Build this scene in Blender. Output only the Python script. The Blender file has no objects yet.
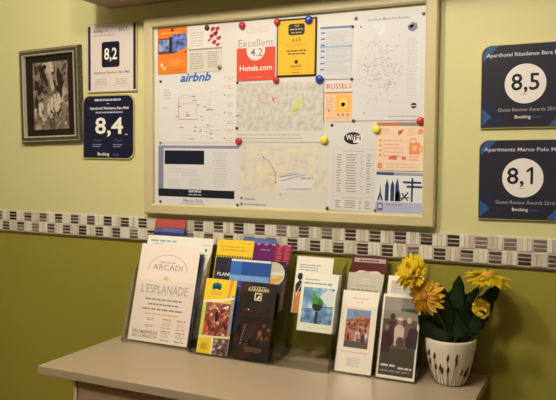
import bpy, bmesh, math, random
from mathutils import Vector, Matrix
random.seed(7)
SC = bpy.context.scene
COL = SC.collection
PI = math.pi

# ------------------------------------------------------------------ materials
def lin1(c):
    c /= 255.0
    return c / 12.92 if c <= 0.04045 else ((c + 0.055) / 1.055) ** 2.4
def lin(rgb): return tuple(lin1(c) for c in rgb)
TINT = (.94, .75, .47)                     # the warm lamp light the colours were judged under
def C(r, g, b, gain=1.0):
    l = lin((r, g, b))
    return tuple(min(.93, max(.002, gain * l[i] / TINT[i])) for i in range(3))

MATS = {}
def mat(name, rgb, rough=.6, metal=0.0, spec=.5, coat=0.0, noise=None, bump=None):
    """principled material; noise=(scale, amount) varies the colour a little, bump=(scale, strength)"""
    if name in MATS: return MATS[name]
    m = bpy.data.materials.new(name); m.use_nodes = True
    nt = m.node_tree; b = nt.nodes['Principled BSDF']
    b.inputs['Base Color'].default_value = (*rgb, 1)
    b.inputs['Roughness'].default_value = rough
    b.inputs['Metallic'].default_value = metal
    b.inputs['Specular IOR Level'].default_value = spec if not name.startswith('print_') else .25
    b.inputs['Coat Weight'].default_value = coat
    if noise or bump:
        tc = nt.nodes.new('ShaderNodeTexCoord')
    if noise:
        n = nt.nodes.new('ShaderNodeTexNoise'); n.inputs['Scale'].default_value = noise[0]; n.inputs['Detail'].default_value = 5
        r = nt.nodes.new('ShaderNodeValToRGB')
        a = noise[1]
        r.color_ramp.elements[0].color = (*[c * (1 - a) for c in rgb], 1); r.color_ramp.elements[0].position = .3
        r.color_ramp.elements[1].color = (*[min(1, c * (1 + a)) for c in rgb], 1); r.color_ramp.elements[1].position = .7
        nt.links.new(tc.outputs['Object'], n.inputs['Vector']); nt.links.new(n.outputs['Fac'], r.inputs['Fac'])
        nt.links.new(r.outputs['Color'], b.inputs['Base Color'])
    if bump:
        n2 = nt.nodes.new('ShaderNodeTexNoise'); n2.inputs['Scale'].default_value = bump[0]; n2.inputs['Detail'].default_value = 4
        bp = nt.nodes.new('ShaderNodeBump'); bp.inputs['Strength'].default_value = bump[1]; bp.inputs['Distance'].default_value = .002
        nt.links.new(tc.outputs['Object'], n2.inputs['Vector']); nt.links.new(n2.outputs['Fac'], bp.inputs['Height'])
        nt.links.new(bp.outputs['Normal'], b.inputs['Normal'])
    MATS[name] = m
    return m

def ramp_mat(name, stops, scale=30, detail=6, rough=.5, stretch=(1, 1, 1), voronoi=False, distort=0.0):
    """printed picture: a noise (or voronoi) field run through a colour ramp"""
    if name in MATS: return MATS[name]
    m = bpy.data.materials.new(name); m.use_nodes = True
    nt = m.node_tree; b = nt.nodes['Principled BSDF']; b.inputs['Roughness'].default_value = rough
    tc = nt.nodes.new('ShaderNodeTexCoord'); mp = nt.nodes.new('ShaderNodeMapping'); mp.inputs['Scale'].default_value = stretch
    nt.links.new(tc.outputs['Object'], mp.inputs['Vector'])
    if voronoi:
        n = nt.nodes.new('ShaderNodeTexVoronoi'); n.feature = 'DISTANCE_TO_EDGE'; out = 'Distance'
    else:
        n = nt.nodes.new('ShaderNodeTexNoise'); n.inputs['Detail'].default_value = detail; n.inputs['Distortion'].default_value = distort; out = 'Fac'
    n.inputs['Scale'].default_value = scale
    nt.links.new(mp.outputs['Vector'], n.inputs['Vector'])
    r = nt.nodes.new('ShaderNodeValToRGB'); e = r.color_ramp.elements
    while len(e) < len(stops): e.new(.5)
    for el, (p, c) in zip(e, stops): el.position = p; el.color = (*c, 1)
    nt.links.new(n.outputs[out], r.inputs['Fac']); nt.links.new(r.outputs['Color'], b.inputs['Base Color'])
    MATS[name] = m
    return m

def acrylic(name, tint, gloss=.12):
    m = bpy.data.materials.new(name); m.use_nodes = True
    nt = m.node_tree; nt.nodes.remove(nt.nodes['Principled BSDF'])
    out = nt.nodes['Material Output']
    t = nt.nodes.new('ShaderNodeBsdfTransparent'); t.inputs['Color'].default_value = (*tint, 1)
    g = nt.nodes.new('ShaderNodeBsdfGlossy'); g.inputs['Roughness'].default_value = .08
    f = nt.nodes.new('ShaderNodeFresnel'); f.inputs['IOR'].default_value = 1.45
    mx = nt.nodes.new('ShaderNodeMixShader')
    mu = nt.nodes.new('ShaderNodeMath'); mu.operation = 'MULTIPLY'; mu.inputs[1].default_value = gloss * 6
    nt.links.new(f.outputs[0], mu.inputs[0]); nt.links.new(mu.outputs[0], mx.inputs[0])
    nt.links.new(t.outputs[0], mx.inputs[1]); nt.links.new(g.outputs[0], mx.inputs[2]); nt.links.new(mx.outputs[0], out.inputs['Surface'])
    return m

PRINT = {}
def ink(rgb, gain=1.0, rough=.5):
    k = (rgb, gain, rough)
    if k not in PRINT: PRINT[k] = mat('print_%d_%d_%d_%d_%d' % (*rgb, int(gain * 100), int(rough * 100)), C(*rgb, gain), rough)
    return PRINT[k]

# ------------------------------------------------------------------ object helpers
def link(name, me, mats=(), parent=None, smooth=False):
    o = bpy.data.objects.new(name, me); COL.objects.link(o)
    for m in mats: me.materials.append(m)
    if parent: o.parent = parent
    if smooth:
        for p in me.polygons: p.use_smooth = True
    return o
def from_bm(name, bm, mats, parent=None, smooth=False):
    bmesh.ops.recalc_face_normals(bm, faces=bm.faces[:])
    me = bpy.data.meshes.new(name); bm.to_mesh(me); bm.free()
    return link(name, me, mats if isinstance(mats, (list, tuple)) else [mats], parent, smooth)
def tag(o, label=None, cat=None, group=None, kind=None):
    if label: o['label'] = label
    if cat: o['category'] = cat
    if group: o['group'] = group
    if kind: o['kind'] = kind
    return o
def empty(name, loc, label, cat, group=None, rot=(0, 0, 0)):
    o = bpy.data.objects.new(name, None); COL.objects.link(o); o.location = loc; o.rotation_euler = rot
    o.empty_display_size = .05
    return tag(o, label, cat, group)
def box(bm, x0, x1, y0, y1, z0, z1, mi=0, bev=0.0):
    r = bmesh.ops.create_cube(bm, size=1)
    for v in r['verts']:
        v.co = Vector((x0 + (v.co.x + .5) * (x1 - x0), y0 + (v.co.y + .5) * (y1 - y0), z0 + (v.co.z + .5) * (z1 - z0)))
    fs = set(f for v in r['verts'] for f in v.link_faces)
    for f in fs: f.material_index = mi
    if bev:
        es = list(set(e for v in r['verts'] for e in v.link_edges))
        bmesh.ops.bevel(bm, geom=es, offset=bev, segments=2, affect='EDGES', profile=.6)
def structure(name, bm, m, label=None):
    o = from_bm(name, bm, m); o['kind'] = 'structure'
    if label: o['label'] = label
    return o
def lathe(bm, prof, n=32, mi=0, center=(0, 0, 0), mtx=None):
    rings = []
    for r, z in prof:
        ring = []
        if r < 1e-6:
            ring = [bm.verts.new((0, 0, z))]
        else:
            for i in range(n):
                a = 2 * PI * i / n
                ring.append(bm.verts.new((r * math.cos(a), r * math.sin(a), z)))
        rings.append(ring)
    for a, b in zip(rings, rings[1:]):
        for i in range(n):
            j = (i + 1) % n
            if len(a) == 1 and len(b) == 1: continue
            if len(a) == 1: f = bm.faces.new((a[0], b[i], b[j]))
            elif len(b) == 1: f = bm.faces.new((a[i], a[j], b[0]))
            else: f = bm.faces.new((a[i], a[j], b[j], b[i]))
            f.material_index = mi; f.smooth = True
    vs = [v for r in rings for v in r]
    for v in vs:
        if mtx: v.co = mtx @ v.co
        v.co += Vector(center)
    return vs
def tube(bm, pts, rad, n=8, mi=0):
    pts = [Vector(p) for p in pts]; rings = []
    for i, p in enumerate(pts):
        d = (pts[min(i + 1, len(pts) - 1)] - pts[max(i - 1, 0)]).normalized()
        up = Vector((0, 0, 1)) if abs(d.z) < .95 else Vector((1, 0, 0))
        s = d.cross(up).normalized(); t = s.cross(d)
        r = rad[i] if isinstance(rad, (list, tuple)) else rad
        rings.append([bm.verts.new(p + r * (math.cos(2 * PI * k / n) * s + math.sin(2 * PI * k / n) * t)) for k in range(n)])
    for a, b in zip(rings, rings[1:]):
        for k in range(n):
            f = bm.faces.new((a[k], a[(k + 1) % n], b[(k + 1) % n], b[k])); f.material_index = mi; f.smooth = True
    for r in (rings[0], rings[-1]):
        f = bm.faces.new(r); f.material_index = mi

# lettering: outlines of the built-in font turned into plain mesh
_TX = {}
def glyphs(s, bold=0.0):
    k = (s, bold)
    if k in _TX: return _TX[k]
    cu = bpy.data.curves.new('lettering', 'FONT'); cu.body = s; cu.size = 1; cu.resolution_u = 2; cu.offset = bold
    o = bpy.data.objects.new('lettering', cu); COL.objects.link(o)
    bpy.context.view_layer.update()
    dg = bpy.context.evaluated_depsgraph_get()
    me = bpy.data.meshes.new_from_object(o.evaluated_get(dg))
    vs = [(v.co.x, v.co.y) for v in me.vertices]; ps = [tuple(p.vertices) for p in me.polygons]
    bpy.data.objects.remove(o); bpy.data.curves.remove(cu); bpy.data.meshes.remove(me)
    _TX[k] = (vs, ps)
    return _TX[k]

class Sheet:
    """A printed sheet: paper slab plus its print, all in ONE mesh. u,v run 0..1 from the top left corner."""
    def __init__(self, w, h, paper, t=.0004, corner=None):
        self.paper = paper if isinstance(paper, tuple) else None
        self.w, self.h, self.t = w, h, t
        self.v, self.f, self.fm, self.mats = [], [], [], []
        self.k = 0
        x, z = w / 2, h / 2
        if corner is None: out = [(-x, -z), (x, -z), (x, z), (-x, z)]
        else:
            out = []
            for cx, cz, r, a0 in ((-x, -z, corner[3], 180), (x, -z, corner[2], 270), (x, z, corner[1], 0), (-x, z, corner[0], 90)):
                if r == 0: out.append((cx, cz)); continue
                ox, oz = cx - math.copysign(r, cx), cz - math.copysign(r, cz)
                for i in range(9):
                    a = math.radians(a0 + i * 90 / 8); out.append((ox + r * math.cos(a), oz + r * math.sin(a)))
        n = len(out); mi = self.mi(paper)
        self.outline = out
        self.v += [(a, 0, b) for a, b in out] + [(a, t, b) for a, b in out]
        self.f.append(tuple(range(n))); self.f.append(tuple(range(2 * n - 1, n - 1, -1)))
        for i in range(n): j = (i + 1) % n; self.f.append((j, i, i + n, j + n))
        self.fm += [mi] * (n + 2)
    def mi(self, m):
        if isinstance(m, tuple): m = ink(m)
        if m not in self.mats: self.mats.append(m)
        return self.mats.index(m)
    def xz(self, u, v): return ((u - .5) * self.w, (.5 - v) * self.h)
    def layer(self): self.k += 1; return self
    def add(self, pts, faces, m):
        mi = self.mi(m); b = len(self.v); y = -.00006 * (self.k + 1)
        self.v += [(p[0], y, p[1]) for p in pts]
        for f in faces: self.f.append(tuple(i + b for i in f)); self.fm.append(mi)
    def poly(self, uv, m): self.add([self.xz(*p) for p in uv], [tuple(range(len(uv)))], m)
    def rect(self, u0, v0, u1, v1, m): self.poly([(u0, v1), (u1, v1), (u1, v0), (u0, v0)], m)
    def ell(self, u, v, r, m, ry=None, rot=0, n=28):
        x, z = self.xz(u, v); ry = ry or r; c, s = math.cos(math.radians(rot)), math.sin(math.radians(rot))
        pts = []
        for i in range(n):
            a = 2 * PI * i / n; p, q = r * math.cos(a), ry * math.sin(a)
            pts.append((x + p * c - q * s, z + p * s + q * c))
        self.add(pts, [tuple(range(n))], m)
    def line(self, uv, wd, m):
        P = [Vector(self.xz(*p)) for p in uv]
        for a, b in zip(P, P[1:]):
            d = b - a
            if d.length < 1e-6: continue
            nrm = Vector((-d.y, d.x)).normalized() * wd / 2
            self.add([a - nrm, b - nrm, b + nrm, a + nrm], [(0, 1, 2, 3)], m)
    def text(self, s, u, v, size, m, align='c', bold=0.0, shear=0.0, width=None, rot=0):
        """u,v = anchor of the baseline; size = letter height of the font in metres; width = fit to this width"""
        vs, ps = glyphs(s, bold)
        x0, x1 = min(p[0] for p in vs), max(p[0] for p in vs)
        sx = size if width is None else width / (x1 - x0)
        off = {'c': (x0 + x1) / 2, 'l': x0, 'r': x1}[align]
        x, z = self.xz(u, v); c, sn = math.cos(math.radians(rot)), math.sin(math.radians(rot))
        pts = []
        for p in vs:
            a = (p[0] - off) * sx + p[1] * size * shear; b = p[1] * size
            pts.append((x + a * c - b * sn, z + a * sn + b * c))
        self.add(pts, ps, m)
    def rows(self, u0, v0, u1, v1, n, m, hgt=.45, seed=0, full=.9, word=.09, align='l'):
        """small print too fine to read: lines of word-long dashes"""
        rnd = random.Random(seed); dv = (v1 - v0) / n
        if self.paper and isinstance(m, tuple): m = tuple(int(a * .62 + b * .38) for a, b in zip(m, self.paper))   # thin letters cover only part of a line
        for i in range(n):
            v = v0 + (i + .25) * dv; end = u0 + (u1 - u0) * rnd.uniform(full - .15, min(1, full + .1))
            u = u0
            words = []
            while u < end - .01:
                w = word * rnd.uniform(.35, 1.2); words.append((u, min(end, u + w))); u += w + word * .16
            sh = (u1 - end) / 2 if align == 'c' else 0
            for a, b in words: self.rect(a + sh, v, b + sh, v + dv * hgt, m)
    def crowd(self, u0, v0, u1, v1, n, cols, r, seed=0, tall=1.5):
        rnd = random.Random(seed)
        for i in range(n):
            q = r * rnd.uniform(.5, 1.3); self.ell(rnd.uniform(u0, u1), rnd.uniform(v0, v1), q, rnd.choice(cols), q * rnd.uniform(.7, tall), rnd.uniform(-40, 40), n=10)
            if i % 6 == 5: self.layer()
    def build(self, name, loc, rot=0.0, lean=0.0, yaw=0.0, parent=None):
        me = bpy.data.meshes.new(name); me.from_pydata(self.v, [], self.f); me.update()
        for m in self.mats: me.materials.append(m)
        me.polygons.foreach_set('material_index', self.fm)
        o = bpy.data.objects.new(name, me); COL.objects.link(o)
        M = Matrix.Rotation(-math.radians(lean), 4, 'X') @ Matrix.Rotation(-math.radians(rot), 4, 'Y') @ Matrix.Rotation(math.radians(yaw), 4, 'Z')
        o.location = loc; o.rotation_euler = M.to_euler()
        if parent: o.parent = parent
        return o

# ------------------------------------------------------------------ the room
upper = mat('pale_lime_paint', (.645, .662, .385), .55, noise=(1.3, .03), bump=(60, .08))
lower = mat('olive_lime_paint', (.31, .298, .048), .5, noise=(1.5, .05), bump=(60, .08))
cream = mat('cream_paint', (.36, .31, .21), .7, bump=(50, .05))
X0, X1, YF, ZC = -2.95, 1.7, -3.3, 2.55
ZS0, ZS1 = 1.2373, 1.3097                      # the mosaic strip
bm = bmesh.new(); box(bm, X0, X1, 0, .15, 0, (ZS0 + ZS1) / 2, 1); box(bm, X0, X1, 0, .15, (ZS0 + ZS1) / 2, ZC, 0)
structure('wall_back', bm, [upper, lower], 'wall painted pale lime above the mosaic strip and olive green below')
bm = bmesh.new(); box(bm, X0 - .12, X0, YF, .15, 0, ZC); structure('wall_left', bm, upper)
bm = bmesh.new(); box(bm, X1, X1 + .12, YF, .15, 0, ZC); structure('wall_right', bm, cream)
bm = bmesh.new(); box(bm, X0 - .12, X1 + .12, YF - .12, YF, 0, ZC); structure('wall_front', bm, cream)
bm = bmesh.new(); box(bm, X0 - .12, X1 + .12, YF - .12, .15, ZC, ZC + .1); structure('ceiling', bm, mat('ceiling_white', (.7, .66, .56), .8, bump=(40, .05)))
bm = bmesh.new(); box(bm, X0 - .12, X1 + .12, YF - .12, .15, -.1, 0)
structure('floor', bm, ramp_mat('brown_floor', [(.35, (.10, .06, .035)), (.65, (.17, .10, .06))], 4, stretch=(1, 9, 1), rough=.4))
# boxed-in soffit under the ceiling, its underside just above the board
bm = bmesh.new(); box(bm, -1.461, X1, -.17, 0, 1.980, ZC, 0, .003)
structure('trim_1', bm, mat('soffit_paint', (.50, .40, .28), .6, noise=(3, .04)), 'beige boxed soffit running along the top of the wall')

# mosaic strip: basket-weave cells of three small sticks
cream_t = [mat('mosaic_cream', C(216, 198, 160), .35), mat('mosaic_ivory', C(206, 186, 146), .35), mat('mosaic_sand', C(194, 172, 134), .35)]
dark_t = [mat('mosaic_black', C(58, 40, 34), .25), mat('mosaic_brown', C(88, 64, 54), .3), mat('mosaic_taupe', C(126, 102, 84), .3), mat('mosaic_umber', C(70, 48, 44), .25)]
grout = mat('mosaic_grout', C(204, 184, 144), .8)
P = .070304; XT = -1.8916
bm = bmesh.new(); box(bm, X0, X1, -.003, 0, ZS0 - .001, ZS1 + .001, 0)
rnd = random.Random(3)
ch = (ZS1 - ZS0) / 2
k0 = int((X0 - XT) / P * 2) - 1
def stick(x0, x1, z0, z1, mi):
    vs = [bm.verts.new(c) for c in ((x0, -.0055, z0), (x1, -.0055, z0), (x1, -.0055, z1), (x0, -.0055, z1), (x0 - .0006, -.0028, z0 - .0006), (x1 + .0006, -.0028, z0 - .0006), (x1 + .0006, -.0028, z1 + .0006), (x0 - .0006, -.0028, z1 + .0006))]
    for q in ((0, 1, 2, 3), (0, 4, 5, 1), (1, 5, 6, 2), (2, 6, 7, 3), (3, 7, 4, 0)):
        f = bm.faces.new([vs[i] for i in q]); f.material_index = mi
for row in (0, 1):
    zc0 = ZS1 - (row + 1) * ch
    for k in range(k0, k0 + 140):
        xc = XT + k * P / 2
        if xc < X0 + .02 or xc > X1 - .02: continue
        if (k + row) % 2 == 0:
            base = rnd.choice([0, 0, 1, 3, 2])
            for s in range(3):
                mi = 4 + (base if rnd.random() < .6 else rnd.choice([0, 1, 2, 3]))
                z0 = zc0 + .0035 + s * (ch - .004) / 3
                stick(xc - .0148, xc + .0148, z0, z0 + rnd.uniform(.0056, .0068), mi)
        else:
            for s in range(3):
                x0 = xc - .0172 + s * .0117
                stick(x0, x0 + .0105, zc0 + .0015, zc0 + ch - .0015, 1 + rnd.choice([0, 0, 1, 2]))
structure('trim_2', bm, [grout] + cream_t + dark_t, 'mosaic strip of cream and dark brown sticks in a basket weave')
bm = bmesh.new(); box(bm, X0, X1, -.006, 0, ZS0 - .0055, ZS0 - .001, 0)
structure('trim_3', bm, mat('strip_edge', C(96, 72, 44), .5), 'thin brown edge under the mosaic strip')
for nm, a in (('baseboard_back', (X0, X1, -.014, 0)), ('baseboard_left', (X0, X0 + .014, YF, -.014))):
    bm = bmesh.new(); box(bm, *a, 0, .08); structure(nm, bm, mat('baseboard_paint', (.55, .47, .34), .5))

# ------------------------------------------------------------------ the notice board
BX0, BX1, BZ0, BZ1 = -1.3085, -.3915, 1.3235, 1.9355
FW = .0335
frame_m = mat('board_frame_paint', C(194, 171, 113), .45, noise=(6, .04))
board = empty('notice_board', ((BX0 + BX1) / 2, 0, (BZ0 + BZ1) / 2), 'large cream framed notice board covered with pinned papers above the mosaic strip', 'notice board')
bm = bmesh.new()
cx, cz = (BX0 + BX1) / 2, (BZ0 + BZ1) / 2
hw, hh = (BX1 - BX0) / 2, (BZ1 - BZ0) / 2
prof = [(0, 0), (0, -.022), (.004, -.026), (FW - .006, -.026), (FW - .001, -.022), (FW, -.011), (FW, 0)]
loops = []
for ins, y in prof:
    loops.append([bm.verts.new((sx * (hw - ins), y, sz * (hh - ins))) for sx, sz in ((-1, -1), (1, -1), (1, 1), (-1, 1))])
for a, b in zip(loops, loops[1:] + loops[:1]):
    for i in range(4): bm.faces.new((a[i], a[(i + 1) % 4], b[(i + 1) % 4], b[i]))
from_bm('frame', bm, frame_m, board)
bm = bmesh.new(); box(bm, -hw + FW - .003, hw - FW + .003, -.0115, -.001, -hh + FW - .003, hh - FW + .003)
from_bm('panel', bm, mat('board_panel_white', C(209, 193, 160), .5), board)

WHITE = (211, 196, 168); PALE = (205, 190, 160)
GREY = (170, 152, 122); DK = (60, 52, 46); NAVY = (18, 21, 34)
YP = -.0125                                     # front of the panel, less a hair
def pin(o, label): tag(o, label, 'paper'); return o
def at(c, k=0): return (c[0], YP - .0006 * k, c[1])

# network sheet with script heading
s = Sheet(.272, .207, WHITE)
s.rows(.06, .20, .16, .36, 4, GREY, seed=1, word=.06); s.rows(.05, .47, .13, .5, 1, GREY, word=.05)
rl = random.Random(5)
for i in range(26):
    u, v = rl.uniform(.2, .78), rl.uniform(.3, .92)
    if rl.random() < .5: s.line([(u, v), (min(.8, u + rl.uniform(.05, .22)), v)], .0007, (176, 160, 132))
    else: s.line([(u, v), (u, min(.95, v + rl.uniform(.05, .2)))], .0007, (176, 160, 132))
s.layer()
s.line([(.26, .34), (.26, .66)], .0016, (196, 80, 70)); s.line([(.26, .66), (.5, .665)], .0016, (206, 70, 64))
s.line([(.26, .42), (.5, .42)], .001, (200, 110, 96)); s.line([(.5, .38), (.5, .66)], .0012, (196, 96, 84)); s.line([(.26, .34), (.33, .3), (.45, .33), (.5, .38)], .0008, (120, 100, 90))
s.line([(.67, .28), (.67, .9)], .0009, (170, 150, 120)); s.line([(.67, .28), (.8, .26)], .0009, (190, 140, 110))
for i in range(24): u, v = rl.uniform(.2, .75), rl.uniform(.28, .95); s.rect(u, v, u + rl.uniform(.015, .05), v + .012, (120, 106, 90))
for i, c in enumerate([(222, 120, 100), (226, 150, 80), (60, 120, 80), (190, 190, 160), (70, 130, 90), (210, 160, 110), (190, 160, 130), (196, 80, 70)]):
    v = .07 + i * .125
    s.ell(.855, v, .0024, c); s.rows(.885, v - .01, .97, v + .05, 2, GREY, seed=i, word=.05)
s.layer(); s.text('airbnb', .275, .105, .036, (44, 98, 146), 'l', bold=.032, shear=.34, width=.108)
pin(s.build('paper', at((-1.1195, 1.651), 0)), 'white network map sheet with blue script heading on the board')

# orange flyer with two pictures
s = Sheet(.1065, .1405, (226, 114, 30))
s.rect(0, 0, 1, .03, (200, 100, 40)); s.rect(.02, .22, 1, .56, (84, 62, 62)); s.layer()
s.rect(.04, .25, .4, .5, ramp_mat('print_sea_view', [(.35, C(40, 44, 66)), (.6, C(150, 160, 176))], 60)); s.rect(.5, .15, .98, .52, ramp_mat('print_city_view', [(.35, C(30, 36, 80)), (.65, C(110, 130, 190))], 70)); s.rect(.4, .2, .5, .55, (40, 32, 36)); s.layer()
s.poly([(0, .62), (.5, .58), (1, .44), (1, .52), (.5, .65), (0, .68)], (226, 114, 30))
s.rows(.1, .08, .8, .14, 1, (252, 190, 120), word=.2); s.rows(.4, .68, .9, .84, 4, (250, 180, 110), seed=4, word=.14)
s.ell(.14, .80, .006, (252, 196, 130)); s.ell(.22, .88, .005, (252, 196, 130)); s.line([(.1, .74), (.2, .9), (.3, .82)], .002, (252, 196, 130)); s.rows(.5, .9, .9, .95, 1, (150, 80, 40), word=.1)
pin(s.build('flyer', at((-1.2085, 1.8287), 1), .5), 'orange flyer with two dark pictures in the board corner')

# grey news leaflet with red hearts
s = Sheet(.1163, .1388, (216, 196, 166))
s.rows(.08, .12, .5, .46, 6, (176, 158, 132), seed=2, word=.14); s.rect(0, .49, 1, .52, (140, 124, 96)); s.rect(0, .52, 1, 1, (200, 184, 150)); s.layer()
s.rows(.06, .58, .5, .94, 7, (130, 116, 96), seed=3, word=.16); s.rows(.58, .56, .94, .92, 9, (120, 110, 92), seed=6, word=.1)
for u, v, r in ((.72, .1, .006), (.86, .1, .006), (.68, .25, .006), (.8, .2, .007), (.9, .3, .006), (.62, .33, .004), (.76, .38, .006), (.87, .44, .005)):
    s.ell(u, v, r, (206, 70, 66)); s.ell(u + .04, v - .02, r * .8, (214, 84, 78)); 
s.line([(.7, .15), (.8, .42)], .0015, (206, 70, 66)); s.line([(.86, .1), (.82, .44)], .0015, (206, 70, 66))
pin(s.build('leaflet', at((-1.0908, 1.8280), 1), 0), 'grey news leaflet with red hearts beside the orange flyer')

# red and white rating sheet
s = Sheet(.1253, .169, (215, 196, 168)); RED = (210, 72, 46)
s.rect(.0, .44, 1, 1, RED); s.layer()
n = 20; s.poly([(.26, .43), (.26, .44)] + [(.5 - .24 * math.cos(PI * i / n), .48 + .18 * math.sin(PI * i / n)) for i in range(n + 1)] + [(.74, .43)], (215, 196, 168)); s.layer()
s.text('Excellent', .5, .42, .031, (158, 134, 122), width=.115); s.text('4.2', .52, .585, .032, (140, 104, 96), bold=.004, width=.04); s.rows(.42, .62, .62, .65, 1, (180, 140, 120), word=.1)
s.text('Hotels.com', .5, .83, .023, (244, 226, 200), bold=.012, width=.105); s.rows(.25, .08, .85, .2, 3, (206, 160, 140), seed=8, word=.12, align='c'); s.rows(.3, .93, .7, .96, 1, (206, 60, 50), word=.1)
pin(s.build('rating_sheet', at((-.9193, 1.8106), 1), -.2), 'red and white rating sheet with the score 4.2')

# yellow rating sheet with black border
s = Sheet(.1225, .1625, (32, 26, 22)); YE = (230, 166, 38)
s.rect(.03, .03, .955, .965, YE); s.layer()
s.poly([(.29, .12), (.33, .09), (.66, .09), (.7, .12), (.7, .25), (.66, .285), (.33, .285), (.29, .25)], (40, 32, 26)); s.layer()
s.text('TOP', .5, .145, .008, YE, bold=.01); s.rows(.33, .165, .67, .2, 1, (230, 210, 160), word=.1, hgt=.7); s.rows(.36, .225, .64, .255, 1, (230, 210, 160), word=.1, hgt=.7)
s.text('4.5/5', .5, .40, .014, (90, 66, 30), bold=.01); s.text('Excellent', .5, .475, .015, (176, 130, 50), width=.06)
s.rows(.22, .53, .78, .63, 2, (110, 82, 36), seed=9, word=.1, align='c'); s.ell(.5, .745, .0055, (60, 46, 30)); s.rect(.48, .71, .52, .745, (60, 46, 30)); s.text('Expedia', .5, .835, .011, (70, 54, 32), bold=.008); s.rows(.44, .87, .6, .89, 1, (190, 140, 50), word=.1); s.rows(.4, .915, .62, .94, 1, (150, 110, 40), word=.1)
pin(s.build('rating_sheet', at((-.7905, 1.8124), 2), -.5), 'yellow rating sheet with black border on the board')

# timetable
s = Sheet(.0935, .145, (204, 190, 164)); BL = (96, 116, 140)
s.rect(0, 0, 1, .04, BL); s.rect(0, .36, 1, .40, (150, 158, 160)); s.layer()
for i in range(7):
    v = .1 + i * .115
    s.rect(.03, v, .16, v + .03, (90, 110, 140)); s.rows(.2, v - .01, .95, v + .07, 3, (160, 152, 138), seed=20 + i, word=.12)
    s.rect(.02, v + .085, .98, v + .1, (168, 172, 170))
pin(s.build('timetable', at((-.6735, 1.7905), 1), -.9), 'grey and blue timetable sheet right of the yellow sheet')

# city leaflet
s = Sheet(.086, .1165, (213, 194, 164))
s.text('RUSSELS', .53, .225, .019, (188, 70, 58), bold=.006, width=.072); s.rect(.04, .30, 1, .97, (228, 178, 122)); s.layer()
s.rect(.04, .30, 1, .34, (190, 120, 80)); s.rect(.42, .38, .96, .78, (234, 168, 70)); s.layer()
s.ell(.7, .58, .010, (240, 196, 100), .014); s.ell(.68, .6, .006, (206, 120, 40)); s.rows(.1, .4, .36, .74, 6, (200, 130, 90), seed=31, word=.2)
for u in (.2, .52, .68, .84): s.ell(u, .84 if u > .3 else .74, .003, (190, 70, 60))
s.rows(.1, .88, .9, .95, 1, (214, 140, 90), word=.1)
pin(s.build('leaflet', at((-.6645, 1.6615), 1), -.6), 'city leaflet with red heading and orange map')

# street map, upper
mapm = ramp_mat('print_street_map', [(.3, C(172, 158, 134)), (.5, C(192, 178, 150)), (.7, C(206, 191, 161))], 70, detail=8)
s = Sheet(.2787, .176, PALE)
s.rect(.01, .04, .985, .82, mapm); s.layer()
for i in range(9):
    u, v = rl.uniform(.02, .5), rl.uniform(.1, .8); s.line([(u, v), (u + rl.uniform(.1, .5), max(.05, min(.8, v + rl.uniform(-.2, .2))))], .0008, (196, 178, 150))
for i in range(26): u, v = .36 + rl.gauss(0, .09), .28 + rl.gauss(0, .06); s.line([(u, v), (u + rl.uniform(-.05, .06), v + rl.uniform(-.03, .03))], .001, (206, 120, 104))
s.ell(.44, .31, .003, (196, 60, 60)); s.line([(.42, .26), (.46, .36)], .0015, (200, 70, 66))
s.poly([(.66, .4), (.69, .32), (.75, .3), (.77, .35), (.73, .45), (.72, .52), (.66, .53)], (200, 190, 100)); s.poly([(.58, .53), (.62, .5), (.66, .53), (.62, .56)], (206, 196, 120))
s.rect(.0, .75, .03, .8, (40, 36, 34)); s.rect(.0, .56, .04, .575, (90, 80, 70))
s.rows(.02, .86, .9, .98, 2, (150, 134, 112), seed=33, word=.05, full=.85, hgt=.28)
pin(s.build('street_map', at((-.8452, 1.6360), 1), -.5), 'pale street map with a green park under the rating sheets')

# street map, lower
m2 = ramp_mat('print_town_map', [(.3, C(190, 174, 146)), (.5, C(206, 189, 154)), (.7, C(218, 196, 142))], 36, detail=8)
s = Sheet(.287, .190, PALE)
s.rect(.02, .04, .98, .74, m2); s.layer()
for i in range(12):
    u, v = rl.uniform(.03, .6), rl.uniform(.1, .7); s.line([(u, v), (u + rl.uniform(.1, .35), max(.05, min(.73, v + rl.uniform(-.12, .12))))], .0018, rl.choice([(232, 204, 120), (236, 200, 104), (224, 190, 150)]))
s.poly([(.47, .5), (.56, .45), (.72, .42), (.86, .55), (.8, .74), (.48, .74)], (210, 196, 172)); s.layer()
s.line([(.29, .23), (.34, .27), (.40, .40), (.43, .48), (.425, .6)], .0018, (120, 112, 118)); s.ell(.29, .22, .0022, (50, 46, 50)); s.ell(.425, .6, .0026, (140, 100, 80)); s.ell(.48, .78, .002, (80, 74, 70))
s.rows(.7, .5, .84, .56, 1, (120, 120, 140), word=.06)
s.ell(.04, .86, .004, (90, 82, 70)); s.ell(.04, .95, .004, (90, 82, 70)); s.rows(.07, .84, .2, .90, 1, (110, 100, 88), word=.03, hgt=.5); s.rows(.07, .93, .34, .98, 1, (110, 100, 88), word=.03, hgt=.5)
pin(s.build('street_map', at((-.8319, 1.4505), 0), -.3), 'yellowish street map with a route line on the board bottom')

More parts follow.
